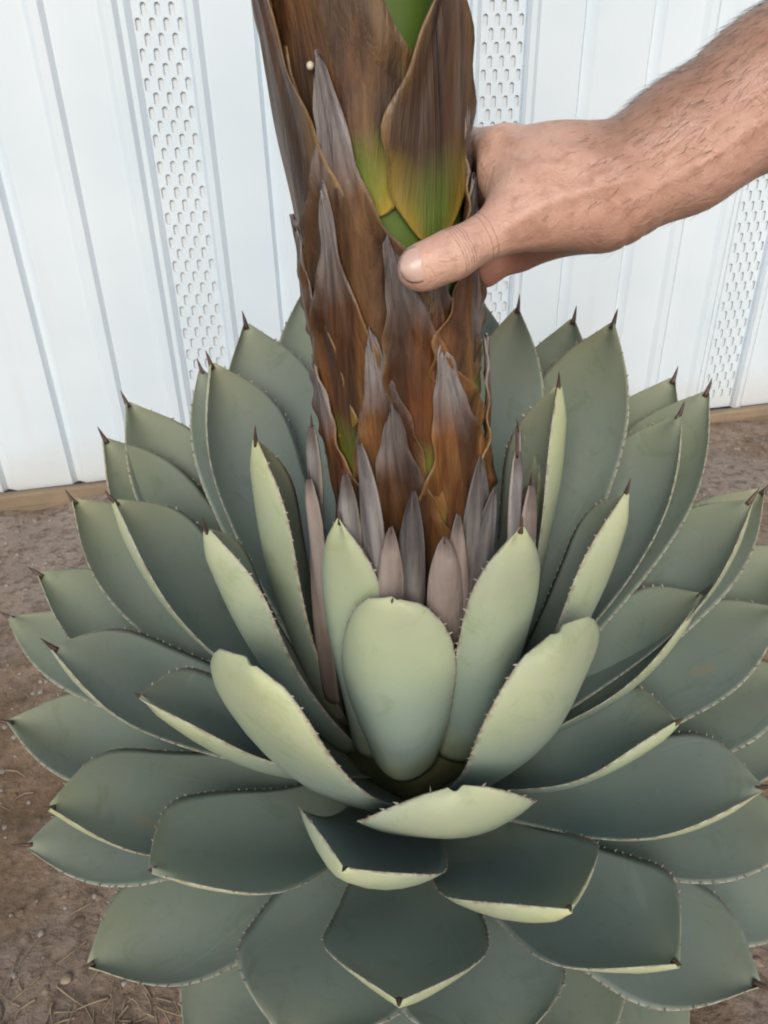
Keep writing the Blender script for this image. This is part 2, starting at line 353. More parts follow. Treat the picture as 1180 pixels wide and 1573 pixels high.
# ------------------------------------------------------------------ agave
AX, AY = 0.024, 0.45
agave = thing('agave_plant', 'large grey-green agave rosette with a thick brown flower stalk rising from its centre', 'agave', (AX, AY, 0))
PW_S = [0, .12, .28, .45, .60, .72, .82, .90, .955, .985, 1.0]
PW_W = [.60, .55, .64, .82, .965, 1.0, .885, .615, .315, .13, .045]
def make_leaf(phi, el, L, w, rb, zb, bend=.10, cup=.55, twist=0.0, mat=None, side_bend=0.0, thick=.011, name='leaf', parent=None, seed=0, spine=.0135, teeth=True, narrow=0.0, rnd=None, off=(0, 0), flat_base=.5, tipbend=0.0, base_w=.70, blunt=0.0, tooth=1.0, oval=0.0):
    """a solid, cupped agave leaf: phi azimuth (0 towards the camera, + to the right), el and L of the chord base-tip"""
    r = random.Random(seed); nr = np.random.RandomState(seed)
    ns, nt = 34, 13
    phi, el = R(phi), R(el)
    out = np.array([math.sin(phi), -math.cos(phi), 0]); up = np.array([0, 0, 1.]); side = np.array([math.cos(phi), math.sin(phi), 0])
    B = np.array([off[0], off[1], zb]) + out*rb
    Lb = L - spine*.8
    ch = out*math.cos(el)+up*math.sin(el); nrm = -out*math.sin(el)+up*math.cos(el)     # nrm: towards the upper face
    s = np.linspace(0, 1, ns)**.92
    # centre line: bowed away from the upper face (curving up), so the tip turns inward
    bow = -4*bend*L*s*(1-s)*(1-.25*s) + tipbend*L*np.clip((s-.75)/.25, 0, 1)**2
    sb = side_bend*L*np.sin(np.pi*s)
    cen = B + np.outer(s*Lb, ch) + np.outer(bow, nrm) + np.outer(sb, side)
    T = np.gradient(cen, axis=0); T /= np.linalg.norm(T, axis=1)[:, None]
    pw = interp(s, PW_S, PW_W)*(1-blunt)+blunt*interp(s, PW_S, [.6, .62, .74, .90, .985, 1.0, .95, .82, .63, .42, .16]); q_ = np.clip(s/.66, 0, 1); pw = np.where(s < .66, np.maximum(pw, base_w+(1-base_w)*q_*q_*(3-2*q_)), pw); pw = pw*(1-oval)+oval*interp(s, PW_S, [.58, .70, .87, .975, 1.0, .965, .875, .715, .52, .34, .12]); ww = pw*w*.5
    if narrow: ww *= 1-narrow*np.clip((s-.35)/.65, 0, 1)
    wob1, wob2 = nr.uniform(0, 6.28, 2)
    t = np.linspace(-1, 1, nt); t = np.sign(t)*(1-(1-np.abs(t))**1.25)
    V, A = [], []
    kap = cup*interp(s, [0, .3, .7, 1], [flat_base, .85, 1.0, 1.25])
    for top in (1, 0):
        for i in range(ns):
            tw = R(twist)*s[i]
            S = side - T[i]*np.dot(side, T[i]); S /= np.linalg.norm(S); N = np.cross(S, T[i])
            if np.dot(N, nrm) < 0: N = -N
            S2 = S*math.cos(tw)+N*math.sin(tw); N2 = -S*math.sin(tw)+N*math.cos(tw)
            k = max(kap[i], .02)
            wl = ww[i]*(1+.03*math.sin(s[i]*9+wob1)); wr = ww[i]*(1+.03*math.sin(s[i]*8+wob2))
            for tj in t:
                hw = wl if tj < 0 else wr
                x = hw/k*math.sin(k*tj); y = hw/k*(1-math.cos(k*tj))
                th = thick*(1.25-.95*s[i])*max(0, 1-tj*tj)**.75*min(1, ww[i]/(w*.25))
                y += .0018*math.sin(3.1*tj+s[i]*5+wob1)*min(1, s[i]*2)
                if not top:
                    y -= th + .0011*min(1, ww[i]/(w*.15)); x *= (1-.01)
                else: y += .18*th
                V.append(cen[i]+S2*x+N2*y); A.append((s[i], float(top), rnd if rnd is not None else 0, 1-abs(tj)))
    n1 = ns*nt; Fc = []
    for i in range(ns-1):
        for j in range(nt-1):
            a = i*nt+j; Fc.append((a, a+1, a+nt+1, a+nt)); b = a+n1; Fc.append((b, b+nt, b+nt+1, b+1))
        a = i*nt; Fc.append((a, a+nt, a+nt+n1, a+n1)); a = i*nt+nt-1; Fc.append((a, a+n1, a+nt+n1, a+nt))
    for j in range(nt-1):
        Fc.append((j, j+n1, j+1+n1, j+1)); a = (ns-1)*nt+j; Fc.append((a, a+1, a+1+n1, a+n1))
    if rnd is None: rnd = r.random()
    A = [(a[0], a[1], rnd, a[3]) for a in A]
    # faces wound so that the upper face looks along +nrm
    V = np.array(V); f0 = Fc[0]; nn = np.cross(V[f0[1]]-V[f0[0]], V[f0[3]]-V[f0[0]])
    if np.dot(nn, nrm) < 0: Fc = [tuple(reversed(q)) for q in Fc]
    lf = obj(name, V, Fc, mat or M_LEAF, parent or agave, attr=A)
    # terminal spine
    if spine > 0:
        tipc = cen[-1]; T1 = T[-1]; bendn = nrm*r.uniform(-.1, .35)+side*r.uniform(-.25, .25)
        sv, sf = [], []; seg, ring = 6, 7
        for i in range(seg+1):
            q = i/seg; rad = .0021*(1-q)**.8*(w/.09)**.5+.00008; c = tipc - T1*.004 + T1*spine*1.1*q + bendn*spine*.35*q*q
            for k in range(ring):
                a = 2*math.pi*k/ring; sv.append(c+side*math.cos(a)*rad+nrm*math.sin(a)*rad)
        for i in range(seg):
            for k in range(ring):
                a = i*ring+k; b = i*ring+(k+1) % ring; sf.append((a, b, b+ring, a+ring))
        sf.append(tuple(range(ring-1, -1, -1)))
        obj('terminal_spine', sv, sf, M_SPINE, lf)
    if teeth:
        tv, tf = [], []
        sp = .0072/L; q = .22
        while q < .975:
            for sg in (0, nt-1):
                qq = q + r.uniform(-.25, .25)*sp; i = int(np.clip(np.searchsorted(s, qq)-1, 0, ns-2)); fr = (qq-s[i])/(s[i+1]-s[i])
                p = V[i*nt+sg]*(1-fr)+V[(i+1)*nt+sg]*fr; pin = V[i*nt+(2 if sg == 0 else nt-3)]
                o_ = p-pin; o_ /= np.linalg.norm(o_)+1e-9; d = T[i]; nrm_ = np.cross(o_, d)
                ln = r.uniform(.0010, .0022)*(.6+.6*qq)*tooth; bw = ln*.55; base = p-o_*.0006
                b = len(tv); tv += [base+d*bw, base-d*bw, base+nrm_*bw*.55, base-nrm_*bw*.55, p+o_*ln+d*ln*r.uniform(-.2, .5)]
                tf += [(b, b+2, b+4), (b+2, b+1, b+4), (b+1, b+3, b+4), (b+3, b, b+4)]
            q += sp
        te = obj('margin_teeth', tv, tf, M_TOOTH, lf, smooth=False); te['kind'] = 'stuff'
    return lf

LEAVES = [{'phi': -11.9, 'el': 81, 'L': 0.168, 'w': 0.077, 'rb': 0.072, 'zb': 0.192, 'cup': 0.62, 'bend': 0.05, 'rnd': 0.5, 'spine': 0.004, 'oval': 1.0},
 {'phi': -35.7, 'el': 83, 'L': 0.211, 'w': 0.05, 'rb': 0.06, 'zb': 0.19, 'cup': 0.6, 'bend': 0.03, 'rnd': 0.7, 'spine': 0.008, 'base_w': 0.8},
 {'phi': 29.3, 'el': 78, 'L': 0.221, 'w': 0.06, 'rb': 0.06, 'zb': 0.19, 'cup': 0.6, 'bend': 0.05, 'rnd': 0.7, 'spine': 0.01, 'base_w': 0.8},
 {'phi': 114.6, 'el': 80, 'L': 0.203, 'w': 0.038, 'rb': 0.06, 'zb': 0.19, 'cup': 0.7, 'bend': 0.03, 'rnd': 0.9},
 {'phi': -88, 'el': 79.1, 'L': 0.2483, 'w': 0.066, 'rb': 0.06, 'zb': 0.18, 'cup': 0.95, 'bend': 0.05, 'rnd': 1.0},
 {'phi': 105, 'el': 82.0, 'L': 0.2668, 'w': 0.074, 'rb': 0.06, 'zb': 0.18, 'cup': 0.9, 'bend': 0.04, 'rnd': 1.0},
 {'phi': -70, 'el': 68.2, 'L': 0.2304, 'w': 0.072, 'rb': 0.06, 'zb': 0.17, 'cup': 0.95, 'bend': 0.06, 'rnd': 0.5},
 {'phi': 78, 'el': 71.3, 'L': 0.2345, 'w': 0.074, 'rb': 0.06, 'zb': 0.17, 'cup': 0.95, 'bend': 0.06, 'rnd': 0.6},
 {'phi': 38, 'el': 67.1, 'L': 0.1853, 'w': 0.104, 'rb': 0.062, 'zb': 0.158, 'base_w': 0.9, 'cup': 0.24, 'tipbend': 0.05, 'bend': 0.09, 'rnd': 0.4, 'spine': 0.0, 'blunt': 1.0},
 {'phi': -39, 'el': 59.7, 'L': 0.2145, 'w': 0.1, 'rb': 0.062, 'zb': 0.146, 'base_w': 0.9, 'cup': 0.26, 'tipbend': 0.05, 'bend': 0.09, 'rnd': 0.4, 'spine': 0.0, 'blunt': 1.0},
 {'phi': 6, 'el': 51.0, 'L': 0.1536, 'w': 0.11, 'rb': 0.06, 'zb': 0.125, 'cup': 0.16, 'bend': 0.05, 'blunt': 0.5, 'tooth': 1.6, 'rnd': 0.3, 'spine': 0.0, 'tipbend': 0.09},
 {'phi': 85.0, 'el': 46, 'L': 0.21, 'w': 0.092, 'rb': 0.06, 'zb': 0.15, 'cup': 0.85, 'bend': 0.08},
 {'phi': -63.8, 'el': 42, 'L': 0.197, 'w': 0.092, 'rb': 0.06, 'zb': 0.15, 'cup': 0.85, 'bend': 0.08, 'spine': 0.008},
 {'phi': 64.7, 'el': 38, 'L': 0.169, 'w': 0.095, 'rb': 0.06, 'zb': 0.135, 'cup': 0.8, 'bend': 0.08, 'spine': 0.01},
 {'phi': -16.3, 'el': 40, 'L': 0.162, 'w': 0.105, 'rb': 0.06, 'zb': 0.12, 'cup': 0.6, 'bend': 0.1, 'twist': -14, 'spine': 0.004},
 {'phi': 21.5, 'el': 34, 'L': 0.181, 'w': 0.11, 'rb': 0.06, 'zb': 0.11, 'cup': 0.6, 'bend': 0.1, 'spine': 0.004},
 {'phi': -45.1, 'el': 28, 'L': 0.202, 'w': 0.105, 'rb': 0.06, 'zb': 0.12, 'cup': 0.5, 'bend': 0.08, 'spine': 0.006},
 {'phi': 60.4, 'el': 28, 'L': 0.219, 'w': 0.105, 'rb': 0.06, 'zb': 0.12, 'cup': 0.6, 'bend': 0.08},
 {'phi': -5.6, 'el': 26, 'L': 0.188, 'w': 0.105, 'rb': 0.06, 'zb': 0.095, 'cup': 0.4, 'bend': 0.08, 'spine': 0.006},
 {'phi': -55.8, 'el': 5, 'L': 0.225, 'w': 0.105, 'rb': 0.06, 'zb': 0.08, 'cup': 0.35, 'bend': 0.05, 'spine': 0.008},
 {'phi': -22.6, 'el': 14, 'L': 0.191, 'w': 0.122, 'rb': 0.06, 'zb': 0.085, 'cup': 0.3, 'bend': 0.05},
 {'phi': 34.8, 'el': 20, 'L': 0.202, 'w': 0.11, 'rb': 0.06, 'zb': 0.1, 'cup': 0.45, 'bend': 0.08, 'spine': 0.006},
 {'phi': 49.1, 'el': 8, 'L': 0.23, 'w': 0.11, 'rb': 0.06, 'zb': 0.075, 'cup': 0.15, 'bend': 0.05},
 {'phi': 9.6, 'el': 12, 'L': 0.181, 'w': 0.115, 'rb': 0.06, 'zb': 0.08, 'cup': 0.35, 'bend': 0.05},
 {'phi': 27.1, 'el': 5, 'L': 0.186, 'w': 0.115, 'rb': 0.06, 'zb': 0.07, 'cup': 0.35, 'bend': 0.04},
 {'phi': 40.0, 'el': 2, 'L': 0.21, 'w': 0.11, 'rb': 0.06, 'zb': 0.05, 'cup': 0.35, 'bend': 0.03},
 {'phi': -38.6, 'el': 3, 'L': 0.204, 'w': 0.11, 'rb': 0.06, 'zb': 0.06, 'cup': 0.35, 'bend': 0.03},
 {'phi': -10.3, 'el': 3, 'L': 0.165, 'w': 0.11, 'rb': 0.06, 'zb': 0.06, 'cup': 0.35, 'bend': 0.03},
 {'phi': -65.2, 'el': 22, 'L': 0.234, 'w': 0.105, 'rb': 0.06, 'zb': 0.12, 'cup': 0.45, 'bend': 0.06, 'spine': 0.008},
 {'phi': -71.7, 'el': 10, 'L': 0.254, 'w': 0.1, 'rb': 0.06, 'zb': 0.1, 'cup': 0.4, 'bend': 0.05},
 {'phi': -88.7, 'el': 16, 'L': 0.286, 'w': 0.105, 'rb': 0.06, 'zb': 0.1, 'cup': 0.4, 'bend': 0.05},
 {'phi': -82.2, 'el': 34, 'L': 0.25, 'w': 0.105, 'rb': 0.06, 'zb': 0.14, 'cup': 0.6, 'bend': 0.08},
 {'phi': -100.8, 'el': 30, 'L': 0.295, 'w': 0.105, 'rb': 0.06, 'zb': 0.13, 'cup': 0.5, 'bend': 0.07},
 {'phi': -101.4, 'el': 21, 'L': 0.321, 'w': 0.1, 'rb': 0.06, 'zb': 0.11, 'cup': 0.5, 'bend': 0.06},
 {'phi': -95.6, 'el': 52, 'L': 0.261, 'w': 0.1, 'rb': 0.06, 'zb': 0.16, 'cup': 0.7, 'bend': 0.07},
 {'phi': -109.8, 'el': 50, 'L': 0.306, 'w': 0.105, 'rb': 0.06, 'zb': 0.15, 'cup': 0.5, 'bend': 0.08},
 {'phi': -119.1, 'el': 51, 'L': 0.33, 'w': 0.105, 'rb': 0.06, 'zb': 0.14, 'cup': 0.5, 'bend': 0.08},
 {'phi': -120.7, 'el': 67, 'L': 0.296, 'w': 0.1, 'rb': 0.06, 'zb': 0.17, 'cup': 0.55, 'bend': 0.05},
 {'phi': -138.1, 'el': 65, 'L': 0.325, 'w': 0.11, 'rb': 0.06, 'zb': 0.16, 'cup': 0.5, 'bend': 0.06},
 {'phi': -134.6, 'el': 54, 'L': 0.329, 'w': 0.1, 'rb': 0.06, 'zb': 0.14, 'cup': 0.5, 'bend': 0.06},
 {'phi': -157.4, 'el': 62, 'L': 0.349, 'w': 0.1, 'rb': 0.06, 'zb': 0.16, 'cup': 0.5, 'bend': 0.05},
 {'phi': 148.7, 'el': 71, 'L': 0.312, 'w': 0.078, 'rb': 0.06, 'zb': 0.17, 'cup': 0.5, 'bend': 0.04},
 {'phi': 139.6, 'el': 64, 'L': 0.333, 'w': 0.1, 'rb': 0.06, 'zb': 0.15, 'cup': 0.5, 'bend': 0.06},
 {'phi': 123.7, 'el': 68, 'L': 0.316, 'w': 0.105, 'rb': 0.06, 'zb': 0.17, 'cup': 0.5, 'bend': 0.05},
 {'phi': 121.8, 'el': 54, 'L': 0.328, 'w': 0.105, 'rb': 0.06, 'zb': 0.14, 'cup': 0.5, 'bend': 0.07},
 {'phi': 113.0, 'el': 54, 'L': 0.319, 'w': 0.105, 'rb': 0.06, 'zb': 0.15, 'cup': 0.5, 'bend': 0.07},
 {'phi': 109.4, 'el': 58, 'L': 0.285, 'w': 0.1, 'rb': 0.06, 'zb': 0.16, 'cup': 0.65, 'bend': 0.07},
 {'phi': 95.1, 'el': 48, 'L': 0.275, 'w': 0.105, 'rb': 0.06, 'zb': 0.15, 'cup': 0.65, 'bend': 0.08},
 {'phi': 90.2, 'el': 33, 'L': 0.258, 'w': 0.105, 'rb': 0.06, 'zb': 0.13, 'cup': 0.35, 'bend': 0.07},
 {'phi': 163.8, 'el': 66, 'L': 0.335, 'w': 0.1, 'rb': 0.06, 'zb': 0.16, 'cup': 0.5, 'bend': 0.05},
 {'phi': -109.4, 'el': 40, 'L': 0.316, 'w': 0.105, 'rb': 0.06, 'zb': 0.12, 'cup': 0.5, 'bend': 0.07},
 {'phi': 86.1, 'el': 23, 'L': 0.255, 'w': 0.105, 'rb': 0.06, 'zb': 0.12, 'cup': 0.35, 'bend': 0.06},
 {'phi': 107.2, 'el': 40, 'L': 0.317, 'w': 0.105, 'rb': 0.06, 'zb': 0.12, 'cup': 0.5, 'bend': 0.06},
 {'phi': 102.3, 'el': 32, 'L': 0.304, 'w': 0.105, 'rb': 0.06, 'zb': 0.12, 'cup': 0.5, 'bend': 0.06},
 {'phi': 82.9, 'el': 16, 'L': 0.253, 'w': 0.11, 'rb': 0.06, 'zb': 0.11, 'cup': 0.45, 'bend': 0.05},
 {'phi': 65.8, 'el': 14, 'L': 0.237, 'w': 0.105, 'rb': 0.06, 'zb': 0.105, 'cup': 0.3, 'bend': 0.05},
 {'phi': 68.7, 'el': 4, 'L': 0.264, 'w': 0.1, 'rb': 0.06, 'zb': 0.06, 'cup': 0.12, 'bend': 0.04}]
for i, a in enumerate(LEAVES):
    make_leaf(seed=100+i, parent=agave, **a)
# short stem that the leaves clasp
def lathe(name, prof, mat, parent, n=28, wob=0.0, cx=lambda z: 0.0):
    v, f = [], []
    for (r_, z) in prof:
        for k in range(n):
            a = 2*math.pi*k/n; rr = r_*(1+wob*math.sin(3*a+z*40)); v.append((cx(z)+rr*math.sin(a), -rr*math.cos(a), z))
    for i in range(len(prof)-1):
        for k in range(n):
            a = i*n+k; b = i*n+(k+1) % n; f.append((a, b, b+n, a+n))
    f.append(tuple(range(n-1, -1, -1))); f.append(tuple(range((len(prof)-1)*n, len(prof)*n)))
    return obj(name, v, f, mat, parent)
lathe('stem', [(.06, -.04), (.078, .03), (.076, .09), (.066, .14), (.060, .19), (.05, .23)], M_CORE, agave, wob=.04)

# ------------------------------------------------------------------ flower stalk
def axx(z): return .0244-.0945*(z-.3217)-AX if z < .75 else .0244-.0945*(.4283)-AX-.03*(z-.75)
SR = .043
stalk = lathe('flower_stalk', [(SR*1.24, .17), (SR*1.20, .30), (SR*1.08, .45), (SR*.97, .65), (SR*.95, .9), (SR*.8, 1.15), (SR*.6, 1.35), (SR*.35, 1.48), (.006, 1.56)], M_GREEN, agave, 36, .012, axx)
BW_S = [0, .03, .08, .15, .22, .35, .50, .62, .72, .82, .92, .98, 1.0]
BW_W = [.16, .45, .75, .95, 1.0, .87, .63, .42, .26, .17, .115, .06, .02]
def make_bract(th0, z0, th1, z1, hw, off0=.0014, off1=.056, curl=.002, green=.8, seed=0, flare=0.0, name='bract', tipw=1.0, ragged=.11, warm=None):
    r = np.random.RandomState(seed); ns, nt = 40, 21
    s = np.linspace(0, 1, ns); t = np.linspace(-1, 1, nt)
    prof = interp(s, BW_S, BW_W); prof = np.where(s > .6, prof*(1+(tipw-1)*np.clip((s-.6)/.2, 0, 1)), prof)
    ph = r.uniform(0, 6.28, 8); rv = r.rand()*.3 if warm is None else warm
    V, A = [], []
    for layer in (0, 1):
        for i in range(ns):
            z = z0+(z1-z0)*s[i]; thc = th0+(th1-th0)*(s[i]**1.2) + 2.0*math.sin(5*s[i]+ph[0])
            sr = SR*float(np.interp(z, [.17, .30, .45, .65, .9, 1.15, 1.35, 1.48, 1.6], [1.24, 1.20, 1.08, .97, .95, .8, .6, .35, .1]))
            for tj in t:
                edge = abs(tj)
                hw_ = hw*prof[i]*(1+ragged*(math.sin(14*s[i]+ph[1 if tj < 0 else 2])+.5*math.sin(37*s[i]+ph[3 if tj < 0 else 4]))*edge)
                a = R(thc+tj*hw_)
                off = off0+off1*(z-z0)
                crl = curl*(edge**4)*(.25+.9*math.sin(min(1, s[i]*1.25)*math.pi)) * (1+.6*math.sin(9*s[i]+ph[3 if tj < 0 else 4]))
                crl += .0011*edge**6*math.sin(38*s[i]+ph[5]+(2 if tj < 0 else 0))*min(1, s[i]*5); rip = (.0005*math.sin(11*tj+ph[5]+3*s[i])+.0005*math.sin(17*s[i]+ph[6]+2*tj)+.0004*math.sin(23*tj+9*s[i]))*min(1, s[i]*3)
                keel = .0010*(1-edge)**2*min(1, 3*s[i])
                rr = sr+off+crl+rip+keel+flare*max(0, s[i]-.5)**2*4 - (0.0013 if layer else 0)
                zz = z + .004*math.sin(2*tj+ph[7])*s[i] - (.0 if not layer else .0)
                V.append((axx(zz)+rr*math.sin(a), -rr*math.cos(a), zz)); A.append((s[i], edge, rv, green))
    n1 = ns*nt; Fc = []
    for i in range(ns-1):
        for j in range(nt-1):
            a = i*nt+j; Fc.append((a, a+1, a+nt+1, a+nt)); b = a+n1; Fc.append((b, b+nt, b+nt+1, b+1))
        a = i*nt; Fc.append((a, a+nt, a+nt+n1, a+n1)); a = i*nt+nt-1; Fc.append((a, a+n1, a+nt+n1, a+nt))
    for j in range(nt-1):
        Fc.append((j, j+n1, j+1+n1, j+1)); a = (ns-1)*nt+j; Fc.append((a, a+1, a+1+n1, a+n1))
    return obj(name, V, Fc, M_BRACT, stalk, attr=A)
BRACTS = [{'th0': -22, 'z0': 0.55, 'th1': -29, 'z1': 0.745, 'hw': 57, 'green': 1.0, 'warm': 0.1},
 {'th0': 30, 'z0': 0.538, 'th1': 90, 'z1': 0.74, 'hw': 34, 'green': 0.75, 'warm': 0.15, 'curl': 0.002, 'off0': 0.0034},
 {'th0': -27, 'z0': 0.458, 'th1': -25, 'z1': 0.621, 'hw': 54, 'green': 0.4, 'warm': 0.3},
 {'th0': -80, 'z0': 0.5, 'th1': -66, 'z1': 0.735, 'hw': 52, 'green': 0.8, 'warm': 0.1, 'flare': 0.008},
 {'th0': -38, 'z0': 0.403, 'th1': -33, 'z1': 0.567, 'hw': 40, 'green': 0.7, 'warm': 0.6},
 {'th0': 28, 'z0': 0.396, 'th1': 3, 'z1': 0.543, 'hw': 41, 'green': 0.9, 'warm': 0.7, 'curl': 0.003, 'tipw': 1.4},
 {'th0': 84, 'z0': 0.495, 'th1': 70, 'z1': 0.606, 'hw': 26, 'green': 0.3, 'warm': 0.2},
 {'th0': 60, 'z0': 0.442, 'th1': 70, 'z1': 0.565, 'hw': 44, 'green': 1.0, 'warm': 0.5, 'curl': 0.004},
 {'th0': -80, 'z0': 0.42, 'th1': -62, 'z1': 0.548, 'hw': 44, 'green': 0.8, 'warm': 0.4},
 {'th0': -15, 'z0': 0.356, 'th1': -13, 'z1': 0.496, 'hw': 35, 'green': 0.3, 'warm': 0.8, 'tipw': 1.5},
 {'th0': 40, 'z0': 0.343, 'th1': 28, 'z1': 0.485, 'hw': 42, 'green': 0.2, 'warm': 0.8, 'tipw': 1.5},
 {'th0': 84, 'z0': 0.351, 'th1': 80, 'z1': 0.477, 'hw': 38, 'green': 0.2, 'warm': 0.5},
 {'th0': -64, 'z0': 0.348, 'th1': -66, 'z1': 0.472, 'hw': 38, 'green': 0.3, 'warm': 0.5, 'tipw': 1.6},
 {'th0': -4, 'z0': 0.316, 'th1': -6, 'z1': 0.454, 'hw': 36, 'green': 0.1, 'warm': 0.6, 'tipw': 1.6},
 {'th0': 24, 'z0': 0.444, 'th1': 33, 'z1': 0.532, 'hw': 44, 'green': 0.7, 'warm': 0.5}, {'th0': -45, 'z0': 0.62, 'th1': -40, 'z1': 0.84, 'hw': 58, 'green': 1.0, 'warm': 0.1},
 {'th0': -100, 'z0': 0.56, 'th1': -95, 'z1': 0.78, 'hw': 50, 'green': 0.6, 'warm': 0.1}, {'th0': 118, 'z0': 0.56, 'th1': 112, 'z1': 0.76, 'hw': 42, 'green': 0.6, 'warm': 0.1}]
for i, b in enumerate(BRACTS): make_bract(seed=300+i, **b)
# the rest of the spiral: round the back and up to the bud above the picture
th = 40.0; z = .19; i = 0
while z < 1.42:
    hidden = math.cos(R(th)) < -.45
    if (hidden and z < .60) or z > .66:
        make_bract(th, z, th+rng.uniform(-5, 5), z+.20*(1 if z < 1.0 else .7), (38 if z < .62 else 56), .0014, .056, .002, rng.uniform(.4, 1), 600+i)
    th = (th+137.5) % 360; z += .0165; i += 1
DRY = [{'phi': 7.3,
  'el': 84,
  'L': 0.17,
  'w': 0.02944,
  'rb': 0.064,
  'zb': 0.22,
  'rnd': 0.6,
  'spine': 0.004,
  'teeth': False,
  'cup': 0.75,
  'bend': 0.02,
  'thick': 0.005,
  'blunt': 0.35,
  'narrow': 0.15,
  'twist': 8,
  'side_bend': 0.02},
 {'phi': -15.1,
  'el': 85,
  'L': 0.174,
  'w': 0.02576,
  'rb': 0.063,
  'zb': 0.22,
  'rnd': 0.5,
  'spine': 0.004,
  'teeth': False,
  'cup': 0.77,
  'bend': 0.02,
  'thick': 0.005,
  'blunt': 0.35,
  'narrow': 0.3,
  'twist': -12,
  'side_bend': -0.03},
 {'phi': 13.7,
  'el': 85,
  'L': 0.176,
  'w': 0.01656,
  'rb': 0.062,
  'zb': 0.225,
  'rnd': 0.45,
  'spine': 0.004,
  'teeth': False,
  'cup': 0.79,
  'bend': 0.02,
  'thick': 0.005,
  'blunt': 0.35,
  'narrow': 0.1,
  'twist': 15,
  'side_bend': 0.03},
 {'phi': -5.7,
  'el': 86,
  'L': 0.18,
  'w': 0.02392,
  'rb': 0.061,
  'zb': 0.235,
  'rnd': 0.1,
  'spine': 0.004,
  'teeth': False,
  'cup': 0.81,
  'bend': 0.02,
  'thick': 0.005,
  'blunt': 0.35,
  'narrow': 0.35,
  'twist': -6,
  'side_bend': -0.015},
 {'phi': -72,
  'el': 88.1,
  'L': 0.193,
  'w': 0.02944,
  'rb': 0.068,
  'zb': 0.21,
  'rnd': 0.5,
  'spine': 0.01,
  'teeth': False,
  'cup': 0.75,
  'bend': 0.02,
  'thick': 0.005,
  'blunt': 0.35,
  'narrow': 0.2,
  'twist': 10,
  'side_bend': 0.02},
 {'phi': -78,
  'el': 87.9,
  'L': 0.1968,
  'w': 0.02392,
  'rb': 0.062,
  'zb': 0.24,
  'rnd': 0.2,
  'spine': 0.012,
  'teeth': False,
  'cup': 0.77,
  'bend': 0.02,
  'thick': 0.005,
  'blunt': 0.35,
  'narrow': 0.15,
  'twist': 8,
  'side_bend': -0.03},
 {'phi': -29.6,
  'el': 86,
  'L': 0.205,
  'w': 0.02392,
  'rb': 0.061,
  'zb': 0.24,
  'rnd': 0.15,
  'spine': 0.008,
  'teeth': False,
  'cup': 0.79,
  'bend': 0.02,
  'thick': 0.005,
  'blunt': 0.35,
  'narrow': 0.3,
  'twist': -12,
  'side_bend': 0.03},
 {'phi': -35.9,
  'el': 85,
  'L': 0.196,
  'w': 0.02024,
  'rb': 0.062,
  'zb': 0.23,
  'rnd': 0.2,
  'spine': 0.008,
  'teeth': False,
  'cup': 0.81,
  'bend': 0.02,
  'thick': 0.005,
  'blunt': 0.35,
  'narrow': 0.1,
  'twist': 15,
  'side_bend': -0.015},
 {'phi': 21.1,
  'el': 85,
  'L': 0.208,
  'w': 0.02576,
  'rb': 0.062,
  'zb': 0.23,
  'rnd': 0.15,
  'spine': 0.004,
  'teeth': False,
  'cup': 0.75,
  'bend': 0.02,
  'thick': 0.005,
  'blunt': 0.35,
  'narrow': 0.35,
  'twist': -6,
  'side_bend': 0.02},
 {'phi': 64,
  'el': 90.5,
  'L': 0.2012,
  'w': 0.02576,
  'rb': 0.066,
  'zb': 0.22,
  'rnd': 0.2,
  'spine': 0.01,
  'teeth': False,
  'cup': 0.77,
  'bend': 0.02,
  'thick': 0.005,
  'blunt': 0.35,
  'narrow': 0.2,
  'twist': 10,
  'side_bend': -0.03},
 {'phi': 78,
  'el': 91.2,
  'L': 0.1995,
  'w': 0.02024,
  'rb': 0.066,
  'zb': 0.23,
  'rnd': 0.2,
  'spine': 0.012,
  'teeth': False,
  'cup': 0.79,
  'bend': 0.02,
  'thick': 0.005,
  'blunt': 0.35,
  'narrow': 0.15,
  'twist': 8,
  'side_bend': 0.03},
 {'phi': 26.2,
  'el': 84,
  'L': 0.199,
  'w': 0.022080000000000002,
  'rb': 0.064,
  'zb': 0.22,
  'rnd': 0.2,
  'spine': 0.004,
  'teeth': False,
  'cup': 0.81,
  'bend': 0.02,
  'thick': 0.005,
  'blunt': 0.35,
  'narrow': 0.3,
  'twist': -12,
  'side_bend': -0.015},
 {'phi': 72,
  'el': 88.5,
  'L': 0.1864,
  'w': 0.03312,
  'rb': 0.068,
  'zb': 0.21,
  'rnd': 0.45,
  'spine': 0.012,
  'teeth': False,
  'cup': 0.75,
  'bend': 0.02,
  'thick': 0.005,
  'blunt': 0.35,
  'narrow': 0.1,
  'twist': 15,
  'side_bend': 0.02}]
for i, a in enumerate(DRY):
    make_leaf(seed=500+i, parent=stalk, name='withered_leaf', mat=M_DRY, **a)
# pale bead and curled spine on the upper bract tip
bd = lathe('pale_bead', [(.0004, -.0019), (.0015, -.0012), (.0019, 0), (.0015, .0012), (.0004, .0019)], M_CREAM, stalk, 10)
bd.location = (-0.0530, -0.0437, 0.6187)


